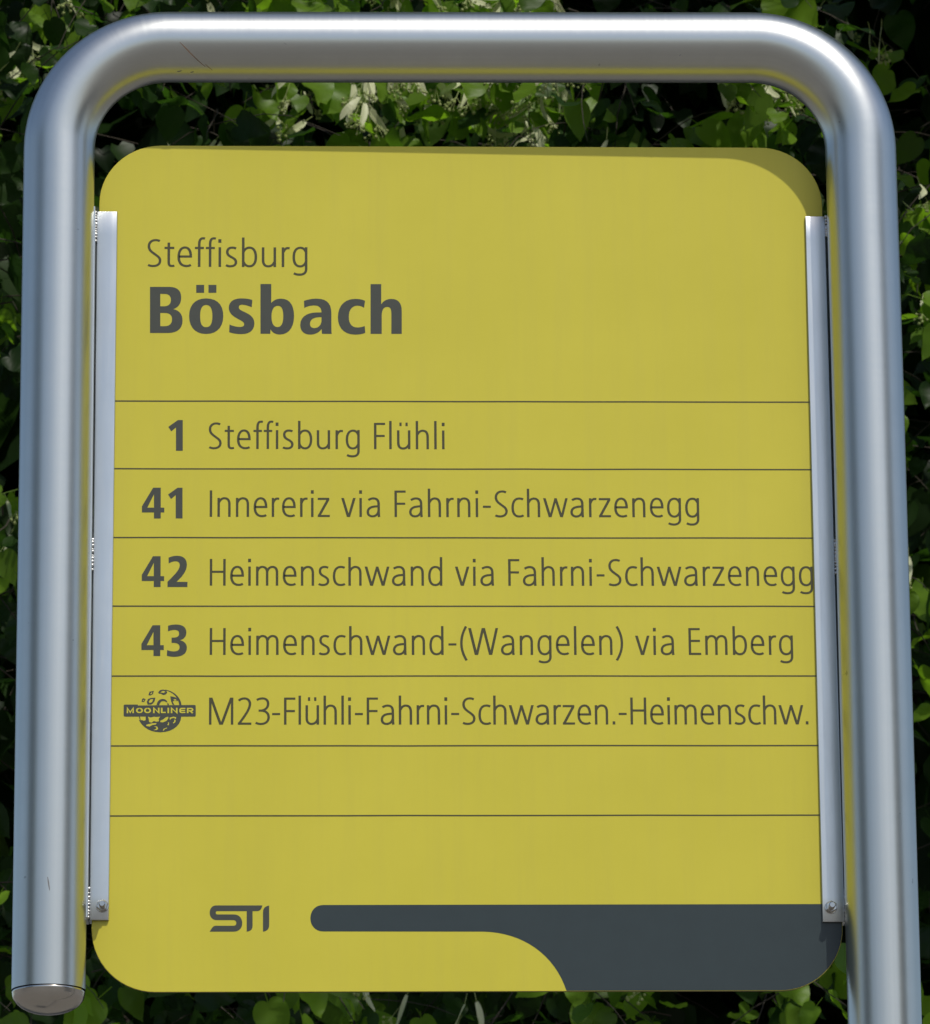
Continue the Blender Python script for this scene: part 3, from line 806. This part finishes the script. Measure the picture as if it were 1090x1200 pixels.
from mathutils import noise as mnoise
twigs, leaves, clusters = [], [], []       # leaves: (pos, rot3, size, tint)
def grow(base, length, heading, nleaf, size, keep, fl=0.0, tone=0.5):
    p = Vector(base); d = Vector(heading).normalized()
    step = length / nleaf
    pts = [p.copy()]
    any_ = False
    for k in range(nleaf):
        d = (d + Vector((rng.normal(0, 0.10), rng.normal(0, 0.10), -0.10 + rng.normal(0, 0.06)))).normalized()
        p = p + d * step
        pts.append(p.copy())
        side = d.cross(Vector((0, 0, 1))); side.normalize() if side.length > 1e-3 else None
        q = p + side * (0.030 if k % 2 else -0.030) + Vector((0, -0.010, -0.025))
        if keep(q):
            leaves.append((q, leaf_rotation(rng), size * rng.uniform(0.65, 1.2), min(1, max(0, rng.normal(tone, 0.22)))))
            any_ = True
            for _ in range((rng.random() < fl) * (int(rng.integers(1, 4)) if fl > 0.2 else 1)):
                clusters.append((p + Vector((rng.normal(0, 0.015), -rng.uniform(0.03, 0.10), rng.uniform(-0.01, 0.03))), Matrix.Rotation(rng.normal(0, 0.9), 3, 'Z') @ Matrix.Rotation(rng.normal(0, 0.36), 3, 'Y') @ Matrix.Rotation(rng.normal(-0.3, 0.25), 3, 'X'), rng.uniform(0.8, 1.15)))
    if any_: twigs.append(pts)

# skirt of foliage that the photograph looks at
# shoots hanging in the sunny spots, thick with flower bracts, sunlight painted in as lighter leaf tint
for gi, (gx, gz, gr) in enumerate(LIT):
    for k in range(int(3 + 42 * gr)):
        x, z = gx + rng.normal(0, gr * 0.75), gz + rng.normal(0, gr * 0.7) + 0.08
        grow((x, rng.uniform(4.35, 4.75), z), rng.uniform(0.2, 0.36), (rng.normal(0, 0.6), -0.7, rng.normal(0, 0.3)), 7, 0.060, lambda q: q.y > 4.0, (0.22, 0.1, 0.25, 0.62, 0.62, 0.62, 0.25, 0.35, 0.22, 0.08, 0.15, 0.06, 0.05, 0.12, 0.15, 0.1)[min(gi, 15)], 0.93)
n_skirt = 1900
for i in range(n_skirt):
    t = rng.random()
    y = 4.25 + 2.3 * t ** 1.15
    half = 1.35 + 0.35 * (y - 4.25)
    x = 0.17 + rng.uniform(-half, half)
    z = rng.uniform(2.85, 5.35) + 0.27 * (y - 4.4)
    if mnoise.noise(Vector((x * 2.3, y * 1.7, z * 2.3))) < 0.10 - 0.16 * (y - 4.25):      # hollows between the boughs
        continue
    grow((x, y, z), rng.uniform(0.32, 0.55), (rng.normal(0, 0.7), -0.9 + rng.normal(0, 0.4), 0.05 + rng.normal(0, 0.3)), 9, 0.056, lambda q: q.y > 4.0 and not (q.y < 4.5 and in_gap(q, 0.02)), 0.03 if y < 5 else 0.0, 0.24)  # low tone paints the skirt's shade into its leaf colour
n_vis = len(leaves)
print('spots', len(leaves))
# unseen overhang added above and in front to shade the skirt; gaps let sun onto LIT
for i in range(3200):
    y = rng.uniform(1.9, 4.3)
    # aim at a spot of the skirt and go back along the sun
    tx, tz = rng.uniform(-1.5, 1.8), rng.uniform(2.6, 5.6)
    d = 4.4 - y
    x, z = tx + SX * d, tz + SZ * d
    if z < 4.45 + 0.36 * (y - 1.9) or z > 8.0:
        continue
    grow((x, y, z), 0.45, (rng.normal(0, 0.8), rng.normal(0, 0.8), 0.1), 9, 0.085, lambda q: not in_gap(q) and q.z > 4.20 + 0.39 * (q.y - 1.9))
n_hang = len(leaves)
print('overhang leaves', n_hang - n_vis)
# rest of the crown, coarser
for i in range(2600):
    th, ph = rng.uniform(0, 2 * math.pi), math.acos(rng.uniform(-0.75, 1))
    rr = rng.uniform(0.6, 1.0) ** 0.5
    x = 0.4 + 4.6 * rr * math.sin(ph) * math.cos(th)
    y = 7.6 + 4.4 * rr * math.sin(ph) * math.sin(th)
    z = 6.4 + 3.6 * rr * math.cos(ph)
    if y < 4.5 and -1.6 < x - SX * (4.4 - y) < 1.9 and z > 4.5:
        continue
    if z < 1.9: continue
    if y < 5.5 and abs(x) < 1.9 and z < 6.0: continue
    grow((x, y, z), 0.8, (rng.normal(), rng.normal(), 0.2), 8, 0.16, lambda q: q.y > 4.7 or not (-2.2 < q.x - SX * (4.4 - q.y) < 2.4))
# deep inner foliage closing the view between the outer shoots
for i in range(1700):
    x = rng.uniform(-2.2, 2.6); y = rng.uniform(5.9, 7.4); z = rng.uniform(2.2, 6.2)
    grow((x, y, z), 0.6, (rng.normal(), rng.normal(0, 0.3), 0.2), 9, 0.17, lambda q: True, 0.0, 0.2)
# last leaves on the far side of the crown, close enough together that no sky shows through
for ly in (6.4, 7.0):
    for ix in range(46):
        for iz in range(40):
            q = Vector((-2.3 + 0.11 * ix + rng.uniform(-0.03, 0.03), ly + rng.uniform(-0.1, 0.1), 2.2 + 0.11 * iz + rng.uniform(-0.03, 0.03)))
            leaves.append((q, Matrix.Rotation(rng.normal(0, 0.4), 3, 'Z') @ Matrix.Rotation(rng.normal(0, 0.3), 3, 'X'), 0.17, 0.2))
print('leaves', len(leaves), 'clusters', len(clusters))

TREE = thing('linden_tree', 'flowering linden tree with pale hanging bracts filling the background behind the sign', 'tree', (0.6, 7.6, 0))
TL = Vector(TREE.location)

# project into the picture to choose the leaves that show largest
def pix(q):
    v = Vector(q) - cam_pos
    zc = v.dot(fwd)
    return 545 + 6275.12 * v.dot(right) / zc, 600 - 6275.12 * v.dot(up) / zc, zc
def gap_visible(px, py, m=14):
    if not (-m < px < 1090 + m and -m < py < 1200 + m): return False
    if py < 18 + m: return True                                   # above the bar
    if px < 24 + m and py > 150: return True                      # left of the frame
    if px > 1052 - m and py > 120: return True                    # right of the frame
    if 100 < px < 970 and 92 - m < py < 176 + m: return True      # between bar and board
    if py > 1160 - m and 100 < px < 1000: return True             # below the board
    if px < 130 and py < 150 and (px - 130) ** 2 + (py - 150) ** 2 > 110 ** 2: return True
    if px > 950 and py < 170 and (px - 950) ** 2 + (py - 170) ** 2 > 90 ** 2: return True
    return False

cand = []
for i, (q, r_, s_, t_) in enumerate(leaves[:n_vis]):
    cpt = q + r_ @ Vector((0, 0, -0.5 * s_))
    px, py, zc = pix(cpt)
    if gap_visible(px, py, 4):
        cand.append((zc, i))
cand.sort()
hero = {i for _, i in cand[:300]}
print('visible candidates', len(cand))

hero_meshes = []
for k in range(10):
    V, Fc = leaf_geo(True, rng)
    me = bpy.data.meshes.new('leaf')
    me.from_pydata([tuple(v) for v in V], [], Fc)
    me.polygons.foreach_set('use_smooth', [True] * len(me.polygons))
    set_tint(me, [0.12 + 0.085 * k + 0.0 * i for i in range(len(V))])
    me.materials.append(M_LEAF)
    hero_meshes.append(me)
for i in sorted(hero):
    q, r_, s_, t_ = leaves[i]
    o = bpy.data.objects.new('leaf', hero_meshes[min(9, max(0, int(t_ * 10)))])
    COL.objects.link(o)
    o.parent = TREE
    M4 = r_.to_4x4()
    o.matrix_basis = Matrix.Translation(q - TL) @ M4 @ Matrix.Scale(s_, 4)

def bulk(name, idx, fine):
    temps = [leaf_geo(fine, rng) for _ in range(6)]
    vs_, fs_, ts_ = [], [], []
    base = 0
    for i in idx:
        q, r_, s_, t_ = leaves[i]
        V, Fc = temps[i % 6]
        A_ = np.array(r_) * s_
        W_ = V @ A_.T + np.array(q - TL)
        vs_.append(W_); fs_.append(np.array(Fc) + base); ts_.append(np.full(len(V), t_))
        base += len(V)
    V = np.concatenate(vs_); Fa = np.concatenate(fs_); T_ = np.concatenate(ts_)
    me = bpy.data.meshes.new(name)
    me.vertices.add(len(V)); me.vertices.foreach_set('co', V.astype(np.float32).ravel())
    me.loops.add(len(Fa) * 3); me.loops.foreach_set('vertex_index', Fa.astype(np.int32).ravel())
    me.polygons.add(len(Fa)); me.polygons.foreach_set('loop_start', np.arange(0, len(Fa) * 3, 3, dtype=np.int32))
    me.polygons.foreach_set('use_smooth', np.ones(len(Fa), dtype=bool))
    me.update(calc_edges=True); me.validate()
    set_tint(me, T_.astype(np.float32))
    o = link_mesh(name, me, TREE, (M_LEAF,))
    o['kind'] = 'stuff'
    print(name, len(Fa))
    return o
near = [i for i in range(n_vis) if i not in hero and leaves[i][0].y < 5.3]
far = [i for i in range(len(leaves)) if i >= n_vis or leaves[i][0].y >= 5.3]
NEAR_POLYS = len(bulk('crown_foliage', near, True).data.polygons)
bulk('crown_foliage', far, False)

# flower clusters: a pale strap-shaped bract with a stalk of buds hanging from it
def cluster_mesh(rg):
    b = bmesh.new()
    Lb, Wd = 0.066 * rg.uniform(0.85, 1.1), 0.0066
    bend, tw = rg.uniform(-1.3, 1.3), rg.uniform(-1.2, 1.2)
    prev = None
    nseg = 9
    x = 0.0; z = 0.0; ang = rg.uniform(-0.25, 0.25)
    for k in range(nseg + 1):
        u = k / nseg
        w = Wd * (math.sin(math.pi * min(1, u * 0.93 + 0.07)) ** 0.45) * (1 if u < 0.97 else 0.6)
        t = tw * u
        c = Vector((x, 0.012 * math.sin(u * 2.6) * bend, z))
        dx = Vector((math.cos(t) * math.cos(ang), math.sin(t), math.sin(ang) * math.cos(t)))
        cur = (b.verts.new(c - dx * w), b.verts.new(c + Vector((0, 0.0012, 0))), b.verts.new(c + dx * w))
        if prev:
            for a in (0, 1):
                b.faces.new((prev[a], prev[a+1], cur[a+1], cur[a]))
        prev = cur
        ang += bend / nseg * (1.6 if u < 0.6 else -0.9)
        x += math.sin(ang) * Lb / nseg; z -= math.cos(ang) * Lb / nseg
    def thread(a, c, r=0.0005):
        d = (c - a).normalized(); s1 = d.orthogonal().normalized(); s2 = d.cross(s1)
        ra = [b.verts.new(a + r * (math.cos(q) * s1 + math.sin(q) * s2)) for q in (0, 2.1, 4.2)]
        rc = [b.verts.new(c + r * (math.cos(q) * s1 + math.sin(q) * s2)) for q in (0, 2.1, 4.2)]
        for k in range(3):
            f_ = b.faces.new((ra[k], rc[k], rc[(k+1) % 3], ra[(k+1) % 3])); f_.material_index = 1
    thread(Vector((0, 0, 0.02)), Vector((0, 0, 0)), 0.0007)
    hub = Vector((rg.uniform(-0.008, 0.008), -0.008, -0.052))
    thread(Vector((0, 0, -0.022)), hub)
    for k in range(9):
        e = hub + Vector((rg.uniform(-0.016, 0.016), rg.uniform(-0.012, 0.008), rg.uniform(-0.026, -0.006)))
        thread(hub, e, 0.0004)
        n0 = len(b.faces)
        bmesh.ops.create_icosphere(b, subdivisions=1, radius=rg.uniform(0.0022, 0.0032), matrix=Matrix.Translation(e))
        b.faces.ensure_lookup_table()
        for f_ in b.faces[n0:]: f_.material_index = 1
    me = bpy.data.meshes.new('flower_cluster')
    b.to_mesh(me); b.free()
    me.materials.append(M_BRACT); me.materials.append(M_BUD)
    return me
cm = [cluster_mesh(rng) for _ in range(8)]
cl = []
for k, (q, r_, s_) in enumerate(clusters):
    px, py, zc = pix(q + Vector((0, 0, -0.03)))
    if gap_visible(px, py, 10):
        cl.append((zc, k))
cl.sort()
print('clusters in view', len(cl))
for _, k in cl[:280]:
    q, r_, s_ = clusters[k]
    o = bpy.data.objects.new('flower_cluster', cm[k % 8])
    COL.objects.link(o)
    o.parent = TREE
    o.matrix_basis = Matrix.Translation(q - TL) @ r_.to_4x4() @ Matrix.Scale(s_, 4)

# twigs, limbs and trunk
def sweep(b, pts, r0, r1, seg=5):
    rings_ = []
    for i, q in enumerate(pts):
        d = (pts[min(i+1, len(pts)-1)] - pts[max(i-1, 0)]).normalized()
        s1 = d.cross(Vector((0.3, 1, 0.2))).normalized(); s2 = d.cross(s1)
        r = r0 + (r1 - r0) * i / (len(pts) - 1)
        rings_.append([b.verts.new(q + r * (math.cos(2*math.pi*k/seg) * s1 + math.sin(2*math.pi*k/seg) * s2)) for k in range(seg)])
    for A_, B_ in zip(rings_, rings_[1:]):
        for k in range(seg):
            b.faces.new((A_[k], B_[k], B_[(k+1) % seg], A_[(k+1) % seg]))
b = bmesh.new()
for pts in twigs:
    if 4.0 < pts[0].y < 6.4 and len(pts) > 2:
        sweep(b, [q - TL for q in pts], 0.0017, 0.0007, 3)
tw_ = from_bm('twigs', b, TREE, (M_BARK,), smooth=True); tw_['kind'] = 'stuff'
b = bmesh.new()
trunk = [Vector((0.02 * math.sin(k), 0.03 * math.sin(1.3 * k), 0.62 * k)) for k in range(13)]
sweep(b, trunk, 0.24, 0.10, 16)
from_bm('trunk', b, TREE, (M_BARK,), smooth=True)
for k in range(26):
    b = bmesh.new()
    h = 2.6 + 5.0 * (k / 26)
    a = k * 2.4
    if k < 9: a = -math.pi / 2 + (k - 4) * 0.28
    ln = 2.9 if k < 9 else rng.uniform(2.4, 3.6)
    pts = [Vector((0, 0, h))]
    rise = 0.35 if k >= 9 else 0.42
    for j in range(1, 9):
        u = j / 8
        pts.append(Vector((math.cos(a) * ln * u + rng.normal(0, 0.05), math.sin(a) * ln * u + rng.normal(0, 0.05), h + ln * rise * u - 0.55 * ln * rise * u * u + rng.normal(0, 0.04))))
    sweep(b, pts, 0.075, 0.012, 8)
    from_bm('limb', b, TREE, (M_BARK,), smooth=True)

# two unseen lindens added behind the camera so the brushed legs mirror darker bands
def copy_tree(loc, rz, label):
    r = TREE.copy(); COL.objects.link(r)
    r.location = loc; r.rotation_euler = (0, 0, rz); r['label'] = label
    for ch in list(TREE.children):
        if ch.name.split('.')[0] in ('trunk', 'limb', 'crown_foliage') and len(ch.data.polygons) != NEAR_POLYS:
            c_ = ch.copy(); COL.objects.link(c_); c_.parent = r
copy_tree((-17.5, -10.5, 0), 2.6, 'added unseen linden tree on the left, mirrored as a dark band in the legs')
copy_tree((16.5, -11.0, 0), -2.2, 'added unseen linden tree on the right, mirrored as a dark band in the legs')
